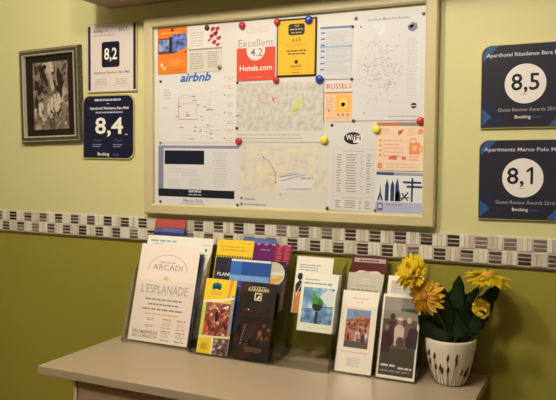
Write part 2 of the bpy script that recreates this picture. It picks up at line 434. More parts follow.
# reservation form
s = Sheet(.293, .186, (207, 192, 170)); 
s.rect(.02, .02, 1, .065, (130, 122, 126)); s.rect(.02, .065, .085, .74, (128, 121, 126)); s.layer()
s.rect(.10, .1, .59, .33, NAVY); s.rect(.02, .74, .95, .87, (24, 24, 30)); s.layer()
s.rows(.4, .76, .58, .85, 2, (150, 150, 156), word=.06, hgt=.4)
for i, (u0, u1, v0, n) in enumerate(((.12, .34, .38, 2), (.3, .55, .4, 3), (.12, .32, .56, 4), (.38, .58, .56, 5))): s.rows(u0, v0, u1, v0 + n * .045, n, (186, 170, 146), seed=40 + i, word=.05, full=.8, align='c')
s.rows(.66, .12, .9, .7, 14, (176, 160, 136), seed=46, word=.06, full=.7, align='c')
s.text('Marco Polo', .45, .965, .018, (84, 78, 88), shear=.4, width=.072); s.line([(.3, .985), (.6, .985)], .0012, (90, 84, 90))
pin(s.build('form_sheet', at((-1.1200, 1.4485), 1), -.4), 'white form with a navy block and black band on the board')

# big town map, upright
s = Sheet(.2005, .2790, (208, 194, 170))
s.text('Apartments Marco Polo Bruxelles', .48, .05, .008, (110, 100, 100), bold=.006, width=.115)
s.poly([(.28, .1), (.42, .07), (.46, .15), (.36, .2)], (210, 204, 196)); s.layer(); s.line([(.38, .1), (.2, .42), (.03, .52)], .0009, (180, 172, 164))
for i in range(230):
    u, v = .36 + rl.gauss(0, .17), .55 + rl.gauss(0, .18)
    if not .05 < u < .7 or not .2 < v < .92: continue
    s.line([(u, v), (u + rl.uniform(-.04, .04), v + rl.uniform(-.02, .02))], .0012, rl.choice([(150, 140, 134), (120, 110, 108), (180, 168, 158)]))
for i in range(150):
    u, v = rl.uniform(.05, .68), rl.uniform(.28, .9); s.line([(u, v), (u + rl.uniform(-.12, .12), v + rl.uniform(-.1, .1))], .0005, (200, 186, 164))
s.poly([(.74, .12), (.80, .09), (.86, .1), (.87, .15), (.81, .18), (.75, .16)], (120, 116, 118)); s.poly([(.75, .13), (.8, .11), (.83, .12), (.79, .145)], (170, 164, 160))
s.rect(.73, .21, .91, .78, (212, 198, 172)); s.layer(); s.rows(.74, .22, .9, .78, 40, (178, 166, 148), seed=51, word=.05, full=.85)
s.ell(.845, .865, .0075, (36, 32, 34)); s.layer(); s.rect(.815, .862, .875, .87, (214, 200, 176)); s.rows(.5, .955, .95, .972, 1, (120, 110, 100), word=.04)
s.ell(.17, .93, .004, (180, 180, 110)); s.ell(.1, .1, .0026, (110, 104, 100))
pin(s.build('town_map', at((-.5218, 1.7438), 2), -.4), 'tall white town map filling the top right of the board')

# wireless code sheet
s = Sheet(.1386, .2385, (209, 194, 168))
s.ell(.50, .165, .0265, (28, 26, 30), .0165); s.layer()
s.poly([(.505, .195), (.53, .125), (.70, .125), (.70, .18), (.64, .215), (.505, .215)], (226, 208, 178)); s.layer()
s.text('Wi', .42, .185, .021, (230, 214, 186), bold=.02, width=.019); s.text('Fi', .60, .19, .021, (30, 28, 32), bold=.02, width=.016)
s.line([(.1, .29), (.93, .29), (.93, .80), (.1, .80), (.1, .29)], .0006, GREY); s.rows(.3, .305, .75, .325, 1, (140, 124, 104), word=.05)
for i in range(15):
    v = .345 + i * .03
    s.line([(.1, v - .005), (.93, v - .005)], .0005, (196, 178, 148))
    for u0, u1 in ((.16, .28), (.36, .6), (.66, .72), (.78, .9)): s.rect(u0 + rl.uniform(0, .03), v + .004, u1 - rl.uniform(0, .04), v + .015, (150, 134, 112))
s.line([(.28 + .03, .33), (.31, .8)], .0005, (196, 178, 148)); s.line([(.63, .33), (.63, .8)], .0005, (196, 178, 148))
s.line([(.1, .835), (.93, .835), (.93, .98), (.1, .98), (.1, .835)], .0006, GREY); s.rows(.3, .845, .75, .865, 1, (140, 124, 104), word=.05)
for i in range(4):
    v = .88 + i * .025
    for u0, u1 in ((.16, .28), (.36, .6), (.66, .72), (.78, .9)): s.rect(u0, v, u1 - rl.uniform(0, .04), v + .012, (150, 134, 112))
pin(s.build('code_sheet', at((-.6205, 1.4775), 1), -1.0), 'white sheet with a black wireless logo above a table')

# orange pictogram sheet
OR = (226, 132, 72)
s = Sheet(.1281, .128, (228, 190, 146))
s.rect(0, 0, .48, .075, (190, 108, 74)); s.rect(.48, 0, 1, .075, (140, 118, 104)); s.layer()
s.rows(.08, .12, .34, .26, 3, OR, seed=61, word=.1); s.ell(.5, .2, .006, OR); s.line([(.46, .27), (.58, .14)], .003, OR); s.rows(.66, .12, .84, .28, 4, OR, seed=62, word=.07); s.ell(.93, .19, .007, OR)
for i in range(4): s.ell(.09, .38 + i * .1, .0036, OR)
s.rows(.15, .34, .62, .74, 5, (222, 146, 96), seed=63, word=.1); s.rect(.70, .42, .92, .66, OR); s.line([(.72, .42), (.72, .34), (.84, .34), (.84, .42)], .003, OR); s.line([(.92, .48), (.97, .5), (.97, .58), (.92, .62)], .003, OR); s.layer(); s.rect(.77, .48, .86, .58, (228, 170, 120))
s.poly([(.26, .77), (.30, .70), (.42, .68), (.46, .72), (.44, .77)], (214, 96, 60)); s.rect(.55, .7, .64, .77, (206, 110, 80)); s.rows(.7, .68, .93, .8, 2, OR, word=.08)
s.rect(.04, .84, .14, .96, OR); s.rows(.22, .84, .9, .96, 2, (222, 150, 100), seed=64, word=.1)
pin(s.build('pictogram_sheet', at((-.4890, 1.5345), 2), -.8), 'pale sheet with orange pictograms left of a red magnet')

# city skyline card
s = Sheet(.1265, .113, (214, 202, 188)); SB = (44, 56, 86)
s.rect(0, .02, .38, .09, (60, 66, 92)); s.rect(.38, .02, 1, .09, (150, 138, 134)); s.rect(0, .72, 1, 1, (170, 164, 166)); s.layer()
s.poly([(.03, .70), (.08, .5), (.095, .28), (.11, .5), (.16, .70), (.12, .70), (.095, .6), (.07, .70)], SB)
for u, t in ((.24, .18), (.36, .2), (.46, .14)): s.poly([(u - .04, .70), (u - .04, .34), (u, t), (u + .04, .34), (u + .04, .70)], SB)
s.poly([(.42, .7), (.42, .55), (.5, .42), (.54, .55), (.54, .7)], SB)
s.line([(.55, .68), (.70, .48)], .004, SB); s.line([(.56, .5), (.70, .68)], .0035, SB); s.line([(.52, .62), (.72, .6)], .003, SB)
s.rect(.76, .14, .80, .70, SB); s.rect(.58, .22, .97, .27, SB); s.rect(.66, .32, .99, .37, SB)
s.rect(.04, .76, .16, .94, (90, 92, 110)); s.layer(); s.rect(.06, .79, .14, .88, (180, 176, 180)); s.rows(.22, .76, .6, .82, 1, (80, 84, 104), word=.1); s.rows(.22, .84, .95, .98, 3, (140, 136, 142), seed=71, word=.1)
pin(s.build('skyline_card', at((-.4890, 1.4115), 2), -1.0), 'card with navy towers, aeroplane and signpost silhouettes')

# magnets and tacks
mg = {'red': mat('magnet_red', C(190, 44, 40), .25, coat=.3), 'blue': mat('magnet_blue', C(34, 58, 140), .25, coat=.3), 'yellow': mat('magnet_yellow', C(232, 206, 60), .25, coat=.3)}
def magnet(x, z, r, c, label):
    bm = bmesh.new()
    lathe(bm, [(r * .92, 0), (r, .0015), (r, .004), (r * .93, .0065), (r * .75, .0085), (r * .4, .0098), (0, .0102)], 24, 0, mtx=Matrix.Rotation(PI / 2, 4, 'X'))
    o = from_bm('round_magnet', bm, mg[c], smooth=True); o.location = (x, YP - .0016, z)
    tag(o, label, 'magnet', 'round magnets on the notice board')
magnet(-.963, 1.886, .0105, 'red', 'red round magnet at the top left of the 4.2 sheet')
magnet(-.850, 1.887, .0095, 'red', 'red round magnet where the red and yellow sheets meet at top')
magnet(-.753, 1.886, .0115, 'blue', 'blue round magnet on the top edge of the yellow sheet')
magnet(-.719, 1.721, .0115, 'blue', 'blue round magnet below the yellow sheet by the timetable')
magnet(-.852, 1.724, .0095, 'red', 'red round magnet under the 4.2 sheet at the street map top')
magnet(-.973, 1.551, .0105, 'red', 'red round magnet at the bottom left of the upper street map')
magnet(-.703, 1.553, .0115, 'yellow', 'yellow round magnet between the two street maps')
magnet(-.553, 1.581, .0115, 'yellow', 'yellow round magnet at the top left of the orange pictograms')
magnet(-.434, 1.601, .0105, 'red', 'red round magnet at the bottom right of the tall town map')
tk = {'brass': mat('tack_brass', (.42, .25, .08), .3, .9), 'dark': mat('tack_dark', (.07, .045, .03), .4, .4), 'red': mat('tack_red', C(150, 40, 36), .35)}
def tack(x, z, r, c, label):
    bm = bmesh.new()
    lathe(bm, [(r * .9, 0), (r, .001), (r * .9, .0025), (r * .5, .004), (0, .0045)], 16, 0, mtx=Matrix.Rotation(PI / 2, 4, 'X'))
    o = from_bm('thumbtack', bm, tk[c], smooth=True); o.location = (x, YP - .0016, z)
    tag(o, label, 'tack', 'thumbtacks on the notice board')
for x, z, r, c, l in ((-1.207, 1.892, .005, 'red', 'small red tack at the top of the orange flyer'), (-1.083, 1.889, .0085, 'dark', 'dark tack on top of the leaflet with red hearts'),
        (-1.039, 1.769, .0065, 'brass', 'brass tack at the bottom right of the leaflet with hearts'), (-1.2505, 1.737, .004, 'dark', 'dark tack at the top left of the network sheet'),
        (-1.2515, 1.5475, .004, 'brass', 'small brass tack between the network sheet and the form below'), (-1.2525, 1.364, .004, 'dark', 'dark tack at the bottom left of the form'),
        (-.979, 1.722, .004, 'dark', 'dark tack at the top left of the upper street map'), (-.977, 1.362, .0045, 'dark', 'dark tack between the form and the yellowish map at bottom'),
        (-.692, 1.363, .0048, 'dark', 'dark tack between the yellowish map and the wireless sheet at bottom'), (-.554, 1.363, .0045, 'brass', 'brass tack at the bottom right of the wireless sheet'),
        (-.681, 1.594, .004, 'dark', 'dark tack at the top left of the wireless sheet'), (-.619, 1.605, .0042, 'dark', 'dark tack below the city leaflet by the tall map'),
        (-.6245, 1.858, .004, 'dark', 'dark tack at the top right of the timetable'), (-.6155, 1.879, .0048, 'brass', 'brass tack at the top left of the tall town map'),
        (-.432, 1.877, .0048, 'brass', 'brass tack at the top right of the tall town map'), (-.6245, 1.717, .004, 'dark', 'dark tack between the timetable and the city leaflet')):
    tack(x, z, r, c, l)

# ------------------------------------------------------------------ framed photograph on the left
pf = empty('picture_frame', (-1.7045, 0, 1.7085), 'beaded pewter picture frame with a black and white photograph on the left wall', 'picture', rot=(0, -math.radians(1.35), 0))
hw, hh = .134, .1605
pewter = mat('frame_pewter', (.085, .08, .06), .35, .3, noise=(120, .5), bump=(260, .5))
silver = mat('frame_silver', (.66, .64, .54), .3, .35)
bm = bmesh.new(); prof = [(0, 0), (0, -.012), (.004, -.018), (.018, -.020), (.021, -.016), (.0215, -.012), (.0215, 0)]
loops = [[bm.verts.new((sx * (hw - i), y, sz * (hh - i))) for sx, sz in ((-1, -1), (1, -1), (1, 1), (-1, 1))] for i, y in prof]
for a, b in zip(loops, loops[1:] + loops[:1]):
    for i in range(4): bm.faces.new((a[i], a[(i + 1) % 4], b[(i + 1) % 4], b[i]))
from_bm('frame', bm, pewter, pf)
bm = bmesh.new()
def bead(x, z, r):
    ret = bmesh.ops.create_icosphere(bm, subdivisions=1, radius=r, matrix=Matrix.Translation((x, -.0195, z)))
nx, nz = 34, 40
for i in range(nx):
    x = -hw + .007 + (2 * hw - .014) * i / (nx - 1); bead(x, hh - .007, .0029); bead(x, -hh + .007, .0029)
for i in range(1, nz):
    z = -hh + .007 + (2 * hh - .014) * i / nz; bead(-hw + .007, z, .0029); bead(hw - .007, z, .0029)
from_bm('beading', bm, mat('bead_metal', (.45, .43, .34), .3, .5), pf, True)
bm = bmesh.new()
prof = [(.0195, -.0185), (.0195, -.0220), (.0225, -.0215), (.0245, -.012), (.0245, -.009), (.022, -.009)]
loops = [[bm.verts.new((sx * (hw - i), y, sz * (hh - i))) for sx, sz in ((-1, -1), (1, -1), (1, 1), (-1, 1))] for i, y in prof]
for a, b in zip(loops, loops[1:] + loops[:1]):
    for i in range(4): bm.faces.new((a[i], a[(i + 1) % 4], b[(i + 1) % 4], b[i]))
o = from_bm('inner_rim', bm, silver, pf); o['label'] = 'bright silver inner rim'
bm = bmesh.new(); box(bm, -.110, .110, -.009, -.001, -.136, .136)
o = from_bm('mat_board', bm, mat('mat_dark_brown', C(34, 24, 16), .8, spec=.2), pf); o['label'] = 'dark brown mat'
s = Sheet(.155, .228, ramp_mat('print_sepia_photo', [(.3, C(52, 40, 30)), (.5, C(112, 92, 68)), (.72, C(176, 152, 116))], 28, distort=.6))
s.layer()
LT, MD, DD = (188, 164, 126), (132, 108, 82), (44, 32, 24)
s.poly([(.05, .05), (.3, .04), (.4, .2), (.45, .34), (.3, .4), (.16, .5), (.08, .36)], DD); s.poly([(.55, .1), (.85, .05), (.9, .3), (.8, .5), (.66, .44), (.58, .3)], DD); s.layer()
s.poly([(.28, .02), (.55, .0), (.62, .12), (.56, .22), (.62, .4), (.56, .44), (.48, .3), (.36, .16)], LT); s.poly([(.7, .06), (.98, .02), (.98, .3), (.92, .36), (.84, .2)], MD); s.layer()
for u, v, r, ry, c in ((.22, .68, .012, .03, LT), (.2, .56, .008, .012, MD), (.42, .74, .011, .02, MD), (.5, .76, .007, .018, LT), (.62, .58, .010, .024, LT), (.72, .6, .008, .022, MD), (.8, .56, .009, .016, LT), (.34, .55, .008, .02, MD), (.76, .76, .014, .012, DD), (.56, .64, .006, .02, DD), (.88, .72, .010, .022, MD), (.3, .8, .012, .018, LT), (.1, .62, .008, .03, DD)):
    s.ell(u, v, r, c, ry)
s.crowd(.05, .5, .95, .92, 60, [LT, MD, DD, (90, 72, 54), (150, 126, 96)], .0045, 21, 2.4); s.crowd(.05, .05, .95, .5, 34, [MD, DD, (72, 56, 42), (104, 84, 62)], .007, 22, 2.6)
s.line([(.42, .02), (.5, .16), (.55, .36)], .012, (176, 152, 116)); s.line([(.3, .04), (.44, .2), (.5, .3)], .007, (150, 126, 94)); s.line([(.7, .05), (.66, .2), (.7, .36)], .008, (140, 116, 86))
for u, v, ry in ((.2, .7, .026), (.44, .7, .02), (.54, .62, .022), (.66, .66, .02), (.74, .56, .02)): s.ell(u, v, .007, (196, 172, 134), ry)
s.build('photo_print', (0, -.0095, 0), parent=pf)

# ------------------------------------------------------------------ score plaques
gold = mat('plaque_gold_edge', C(190, 166, 96), .35, .3)
s = Sheet(.200, .2215, gold, t=.007)
s.rect(.012, .012, .988, .988, (214, 190, 160)); s.layer(); s.rect(.02, .03, .07, .97, (22, 22, 38)); s.rect(.93, .03, .98, .97, (22, 22, 38)); s.layer()
s.text('Booking', .14, .125, .011, (60, 54, 70), 'l', bold=.012); s.text('.com', .32, .125, .011, (140, 130, 140), 'l'); s.text('2013', .72, .13, .018, (84, 76, 76), bold=.006); s.rows(.14, .16, .55, .19, 1, GREY, word=.1)
c = (.30, .28, .65, .62); n = 6
def rrect(s, u0, v0, u1, v1, r, m):
    pts = []; ru, rv = r / s.w, r / s.h
    for cu, cv, a0 in ((u0 + ru, v1 - rv, 180), (u1 - ru, v1 - rv, 270), (u1 - ru, v0 + rv, 0), (u0 + ru, v0 + rv, 90)):
        for i in range(6):
            a = math.radians(a0 + i * 18); pts.append((cu + ru * math.cos(a), cv - rv * math.sin(a)))
    s.poly(pts, m)
rrect(s, .30, .27, .66, .64, .008, (18, 19, 34)); s.layer(); s.text('8,2', .48, .525, .052, (236, 220, 192), bold=.02, width=.052)
s.text('Aparthotel Résidence Bara Midi', .5, .73, .011, (96, 84, 90), bold=.01, width=.145)
s.rows(.16, .80, .42, .9, 3, (176, 156, 136), seed=3, word=.12, align='c'); s.rows(.56, .80, .84, .9, 3, (176, 156, 136), seed=4, word=.12, align='c'); s.line([(.14, .92), (.42, .92)], .0008, GREY); s.line([(.54, .92), (.86, .92)], .0008, GREY)
tag(s.build('award_plaque', (-1.4462, -.0070, 1.8225), -.3), 'white award plaque with a navy square reading 8,2', 'plaque', 'review score plaques on the wall')

navy = mat('plaque_navy', C(17, 18, 38), .35, coat=.1, spec=.3)
s = Sheet(.210, .2085, gold, t=.006, corner=(.026, .026, .026, .0))
def inset(s, d, m): s.add([(x - math.copysign(d, x), z - math.copysign(d, z)) for x, z in s.outline], [tuple(range(len(s.outline)))], m)
inset(s, .0035, navy); s.layer(); WT = (232, 216, 196)
s.rows(.24, .05, .78, .10, 1, (190, 180, 186), word=.08, hgt=.6, full=.95); s.rows(.47, .125, .53, .15, 1, (180, 170, 176), word=.06)
s.text('Aparthotel Résidence Bara Midi', .52, .225, .0125, WT, bold=.014, width=.158); s.rows(.26, .25, .8, .29, 1, (170, 162, 176), word=.06, hgt=.6, full=.95)
s.text('8,4', .52, .60, .074, WT, bold=.018, width=.114); s.rows(.83, .6, .88, .63, 1, WT, word=.05)
for u in (.2, .6): s.line([(u, .72), (u + .06, .69), (u + .1, .72), (u + .18, .7)], .0008, (130, 128, 150)); s.rows(u, .76, u + .2, .82, 2, (130, 128, 150), seed=9, word=.07)
s.text('Booking', .3, .945, .0145, WT, 'l', bold=.014); s.text('.com', .58, .945, .0145, (70, 80, 140), 'l', bold=.014)
tag(s.build('award_plaque', (-1.4640, -.0060, 1.5990), -.4), 'navy plaque with rounded corners reading 8,4', 'plaque', 'review score plaques on the wall')

def score_plaque(x, z, h, score, head, label):
    navy2 = mat('plaque_dark_navy', C(38, 36, 44), .3, coat=.2); lb = mat('plaque_blue', C(44, 84, 116), .3, coat=.2); mid = mat('plaque_mid_navy', C(34, 38, 54), .3, coat=.2)
    s = Sheet(.212, h, gold, t=.007, corner=(.024, .024, .0, .0))
    inset(s, .0016, navy2); s.layer()
    s.poly([(.08, .02), (.20, .012), (.02, .20), (.02, .11)], lb); s.poly([(.02, .76), (.13, .86), (.02, .97)], lb); s.poly([(.98, .72), (.98, .98), (.76, .98)], lb)
    s.poly([(.02, .62), (.16, .72), (.30, .99), (.02, .99), (.13, .86), (.02, .76)], mid)
    s.poly([(.68, .012), (.82, .012), (.98, .3), (.98, .5)], mid); s.layer()
    s.text(head, .06, .145, .0135, (206, 192, 180), 'l', bold=.010, width=.172)
    cv = .475
    s.ell(.5, cv, .0485, (226, 206, 178), n=48); s.layer()
    if score.endswith('1'):                                    # a 1 with a flag and a straight stem
        s.text('8,', .325, cv + .075, .058, (24, 24, 30), 'l', bold=.012, width=.040)
        x0, z0 = s.xz(.585, cv + .075)
        s.add([(x0, z0), (x0 + .0065, z0), (x0 + .0065, z0 + .042), (x0 + .001, z0 + .042), (x0 - .0105, z0 + .0325), (x0 - .0075, z0 + .0285), (x0, z0 + .034)], [(0, 1, 2, 3, 6), (3, 4, 5, 6)], (24, 24, 30))
    else: s.text(score, .5, cv + .075, .058, (24, 24, 30), bold=.012, width=.066)
    s.layer(); s.line([(.45, cv + .13), (.53, cv + .128)], .0011, (190, 90, 70))
    s.text('Guest Review Awards 2016', .53, .80, .0125, (168, 154, 146), bold=.002, width=.138); s.text('Booking', .39, .885, .0115, (226, 210, 190), 'l', bold=.012); s.text('.com', .575, .885, .0115, (52, 76, 104), 'l', bold=.012)
    tag(s.build('award_plaque', (x, -.0070, z), .4), label, 'plaque', 'review score plaques on the wall')
score_plaque(-.179, 1.6835, .2065, '8,5', 'Aparthotel Résidence Bara Mi', 'dark blue plaque with a white disc reading 8,5')
score_plaque(-.179, 1.4520, .2000, '8,1', 'Apartments Marco Polo Mi', 'dark blue plaque with a white disc reading 8,1')

# ------------------------------------------------------------------ console table
ZT = .95
TX0, TX1, TY0 = -1.332, -.248, -.459
tab = empty('console_table', ((TX0 + TX1) / 2, TY0 / 2, 0), 'cream topped console table against the wall carrying the leaflet holders', 'table')
def loc(bm_fn, name, m, label=None):
    bm = bmesh.new(); bm_fn(bm); bmesh.ops.translate(bm, verts=bm.verts[:], vec=-tab.location)
    o = from_bm(name, bm, m, tab)
    if label: o['label'] = label
    return o
top_m = mat('table_top_cream', C(163, 137, 98), .34, noise=(5, .03))
body_m = mat('table_body_brown', C(150, 114, 80), .5, noise=(9, .08)); edge_m = mat('table_body_cream', C(190, 162, 116), .5)
loc(lambda b: box(b, TX0, TX1, TY0, -.001, ZT - .022, ZT, 0, .0015), 'table_top', top_m)
for x0 in (-1.222, TX1 - .045 - .018): loc(lambda b: box(b, x0, x0 + .010, -.447, -.02, .0, ZT - .0225, 0, .001), 'side_panel', edge_m)
loc(lambda b: box(b, -1.2115, TX1 - .064, -.03, -.021, .05, ZT - .023), 'back_panel', body_m)
loc(lambda b: box(b, -1.2115, TX1 - .064, -.42, -.031, .05, .07), 'bottom_panel', body_m)
DX0, DX1 = -1.209, TX1 - .067; dw = (DX1 - DX0) / 2
for i in range(2):
    a = DX0 + i * dw
    d = loc(lambda b: box(b, a + .002, a + dw - .002, -.446, -.428, .76, ZT - .026, 0, .002), 'drawer', body_m)
    bm = bmesh.new(); lathe(bm, [(.006, 0), (.005, .012), (.012, .018), (.013, .024), (.008, .029), (0, .03)], 20, 0, mtx=Matrix.Rotation(PI / 2, 4, 'X')); bmesh.ops.translate(bm, verts=bm.verts[:], vec=Vector((a + dw / 2, -.446, .84)) - tab.location)
    from_bm('knob', bm, silver, d, True)
    d = loc(lambda b: box(b, a + .002, a + dw - .002, -.446, -.428, .07, .756, 0, .002), 'door', body_m)
    bm = bmesh.new(); lathe(bm, [(.006, 0), (.005, .012), (.012, .018), (.013, .024), (.008, .029), (0, .03)], 20, 0, mtx=Matrix.Rotation(PI / 2, 4, 'X')); bmesh.ops.translate(bm, verts=bm.verts[:], vec=Vector((a + (dw - .04 if i == 0 else .04), -.446, .5)) - tab.location)
    from_bm('knob', bm, silver, d, True)

# ------------------------------------------------------------------ leaflet holders
clear = acrylic('clear_acrylic', (.985, .985, .975), .06)
smoke = acrylic('smoky_acrylic', (.86, .85, .83), .09)
edge = acrylic('acrylic_side', (.88, .88, .85), .10)
class Holder:
    def __init__(self, x0, x1, oy, lean, label, tiers, back, side, front_m=None, side_m=None):
        """tiers: (n, floor, height) of each pocket's front; back: (n, height); side: outline in (s, n)"""
        self.oy, self.lean = oy, math.radians(lean); self.cx = (x0 + x1) / 2; self.deg = lean
        self.root = empty('leaflet_holder', (self.cx, oy, ZT), label, 'leaflet holder', 'clear leaflet holders on the table')
        w = (x1 - x0) / 2; T = .0025; fm = front_m or clear; sm = side_m or edge
        def slab(name, xa, xb, s0, s1, n0, n1, m):
            bm = bmesh.new(); box(bm, xa, xb, n0, n1, s0, s1)
            for v in bm.verts:
                v.co = self.P(v.co.x, v.co.z, v.co.y)
                v.co.z = max(v.co.z, .0005)
            from_bm(name, bm, m, self.root)
        for i, (n, fl, h) in enumerate(tiers):
            slab('front_panel', -w + T, w - T, fl, fl + h, n, n + T, fm)
            nn = tiers[i + 1][0] if i + 1 < len(tiers) else back[0]
            if i: slab('pocket_floor', -w + T, w - T, fl, fl + T, n + T, nn, clear)
        slab('back_panel', -w + T, w - T, .03, back[1], back[0], back[0] + T, clear)
        depth = self.P(0, 0, back[0]).y + .01
        bm = bmesh.new(); box(bm, -w, w, .0, depth, .0005, .003); from_bm('base', bm, clear, self.root)
        for sx in (-1, 1):
            bm = bmesh.new(); a, b = (sx * w, sx * (w - T))
            A = [bm.verts.new(self.side_pt(a, s, n)) for s, n in side]; B = [bm.verts.new(self.side_pt(b, s, n)) for s, n in side]
            bm.faces.new(A); bm.faces.new(B)
            for i in range(len(A)): j = (i + 1) % len(A); bm.faces.new((A[i], A[j], B[j], B[i]))
            from_bm('side_panel', bm, sm, self.root)
    def P(self, x, s, n):
        c, sn = math.cos(self.lean), math.sin(self.lean)
        return Vector((x, s * sn + n * c, s * c - n * sn))
    def side_pt(self, x, s, n):
        p = self.P(x, s, n)
        if p.z < .004: p.z = .0035
        return p
    def put(self, sheet, name, x, n, top, label, cat='leaflet', rot=0.0):
        p = self.P(x - self.cx, top - sheet.h / 2, n) + self.root.location
        return tag(sheet.build(name, p, rot, self.deg), label, cat, 'leaflets in the holders')
CARD = (238, 220, 192)
photo = lambda nm, a, b, c, sc=40: ramp_mat('print_' + nm, [(.32, C(*a)), (.5, C(*b)), (.68, C(*c))], sc, distort=.5)

# first holder: large, left
h1 = Holder(-1.284, -1.042, -.175, 15.5, 'large clear leaflet holder at the left with a menu sheet in front',
    [(0, .003, .19), (.030, .02, .22), (.056, .16, .09)], (.066, .342), [(.003, 0), (.195, 0), (.245, .026), (.342, .0685), (.06, .0685), (.022, .04)], side_m=smoke)
s = Sheet(.211, .292, (240, 212, 184))
AR = (130, 110, 92)
n = 24; s.line([(.5 - .33 * math.cos(PI * i / n), .27 - .165 * math.sin(PI * i / n)) for i in range(n + 1)], .0012, AR)
s.text('ARCADI', .5, .262, .024, (160, 136, 114), bold=.004, width=.105); s.rows(.36, .17, .64, .2, 1, (160, 136, 110), word=.1)
s.poly([(.46, .355), (.47, .335), (.5, .325), (.53, .335), (.54, .355)], (222, 184, 84)); s.rect(.44, .355, .56, .365, (222, 184, 84))
s.text("L'ESPLANADE", .5, .505, .036, (176, 150, 128), width=.165); s.line([(.02, .52), (.98, .52)], .0007, (190, 168, 140))
s.rows(.2, .555, .84, .575, 1, (96, 80, 68), word=.1, hgt=.8, full=.97); s.rows(.26, .605, .8, .625, 1, (96, 80, 68), word=.07, hgt=.8, full=.97); s.rows(.18, .655, .86, .675, 1, (90, 74, 62), word=.12, hgt=.8, full=.97); s.rows(.24, .705, .8, .722, 1, (206, 140, 96), word=.1, hgt=.8, full=.97)
for v in (.755, .825, .885): s.rows(.26, v, .4, v + .03, 2, (120, 98, 82), word=.08, align='c')
for u in (.54, .78):
    s.rows(u, .75, u + .16, .765, 1, (206, 92, 66), word=.1, hgt=.8); s.rows(u, .775, u + .15, .83, 4, (170, 146, 122), seed=int(u * 50), word=.07, align='c'); s.rows(u, .838, u + .16, .85, 1, (200, 90, 66), word=.08, hgt=.8)
    s.rows(u, .868, u + .16, .884, 1, (210, 84, 60), word=.1, hgt=.8); s.rows(u, .89, u + .15, .94, 4, (170, 146, 122), seed=int(u * 70), word=.07, align='c'); s.rows(u, .955, u + .16, .97, 1, (150, 90, 72), word=.1, hgt=.8)
s.text('PROMOTION', .28, .925, .0155, (130, 110, 96), bold=.008, width=.088); s.text('EN LIVRAISON', .28, .963, .0135, (130, 110, 96), bold=.006, width=.088)
h1.put(s, 'menu_sheet', -1.1735, .023, .3035, 'beige menu sheet with an arched emblem in the large left holder', 'menu')
s = Sheet(.200, .257, photo('dark_booklet', (34, 32, 38), (62, 62, 72), (96, 96, 104), 18), t=.004)
h1.put(s, 'booklet', -1.1615, .034, .283, 'dark grey booklet mostly hidden behind the beige menu sheet', 'booklet')
s = Sheet(.236, .297, (234, 218, 190), t=.001)
s.rows(.06, .04, .46, .065, 1, (120, 120, 130), word=.12, hgt=.7, full=1); s.rows(.1, .075, .26, .09, 1, (150, 150, 176), word=.1, hgt=.7)
s.rect(.9, .11, .925, .135, (30, 26, 26)); s.rect(.87, .07, .97, .075, (160, 150, 140)); s.rows(.86, .16, .97, .4, 10, (190, 176, 150), word=.05)
h1.put(s, 'letter_sheet', -1.1615, .047, .3345, 'large white printed sheet standing just behind the beige menu', 'paper')
s = Sheet(.112, .21, (44, 52, 96), t=.002)
s.rect(0, 0, 1, .125, (178, 72, 50)); s.rect(0, .125, 1, .2, (90, 84, 112)); s.layer(); s.rows(.2, .04, .9, .07, 1, (214, 120, 84), word=.2); s.rows(.3, .15, .9, .18, 1, (150, 150, 170), word=.2)
h1.put(s, 'brochure', -1.2140, .060, .389, 'red and blue brochure rising behind the white sheet against the mosaic strip', 'brochure')

# second holder: two columns
h2 = Holder(-1.0375, -.7835, -.184, 16, 'smoky two column leaflet holder second from the left crowded with brochures',
    [(0, .003, .12), (.022, .055, .12), (.052, .11, .12)], (.082, .33), [(.003, 0), (.125, 0), (.30, .045), (.33, .0845), (.06, .0845), (.022, .05)], side_m=smoke)
s = Sheet(.1, .21, (238, 190, 44), t=.0015)
s.rect(0, .30, .16, .80, (206, 196, 84)); s.rect(.12, .32, .9, .76, photo('revellers', (70, 30, 24), (150, 64, 44), (206, 156, 120), 60)); s.rect(.9, .2, 1, 1, (150, 142, 120)); s.rect(.5, .77, .98, 1, photo('dancers', (60, 44, 40), (130, 84, 66), (190, 160, 130), 70)); s.layer()
s.poly([(0, .325), (0, .30), (.6, .265), (1, .225), (1, .25), (.6, .3)], (232, 214, 176)); s.poly([(0, .775), (1, .745), (1, .77), (0, .80)], (236, 214, 150)); s.rect(.44, .79, .5, 1, (236, 214, 150)); s.poly([(.8, .0), (.9, .0), (.84, .24), (.76, .25)], (232, 134, 50)); s.layer()
for du in (-.09, 0, .09): s.ell(.38 + du, .09 + abs(du) * .15, .006, (24, 96, 92), .010)
s.poly([(.25, .1), (.51, .1), (.48, .135), (.28, .135)], (20, 76, 84)); s.rows(.2, .17, .62, .185, 1, (160, 120, 40), word=.1, hgt=.8); s.rows(.24, .2, .56, .215, 1, (160, 120, 40), word=.1, hgt=.8)
s.crowd(.17, .36, .85, .42, 9, [(250, 214, 160), (236, 190, 130), (220, 120, 80)], .0035, 2, 1.0)
s.crowd(.16, .42, .86, .74, 46, [(120, 40, 30), (60, 28, 26), (190, 90, 60), (226, 170, 130), (150, 60, 40), (90, 60, 54), (206, 60, 40)], .0042, 3)
s.poly([(.14, .66), (.2, .56), (.26, .66), (.24, .74), (.14, .74)], (214, 66, 40)); s.ell(.5, .5, .005, (40, 34, 36), .016)
s.crowd(.54, .8, .95, .98, 22, [(60, 44, 44), (130, 90, 76), (206, 176, 150), (90, 60, 56)], .0038, 5)
s.rows(.12, .86, .36, .95, 5, (130, 120, 50), word=.1)
h2.put(s, 'brochure', -.9695, .006, .2165, 'yellow brochure with a crown emblem and red party photo', 'brochure', 0)
s = Sheet(.111, .21, photo('dark_stage', (9, 5, 5), (20, 10, 8), (66, 28, 16), 16), t=.0015)
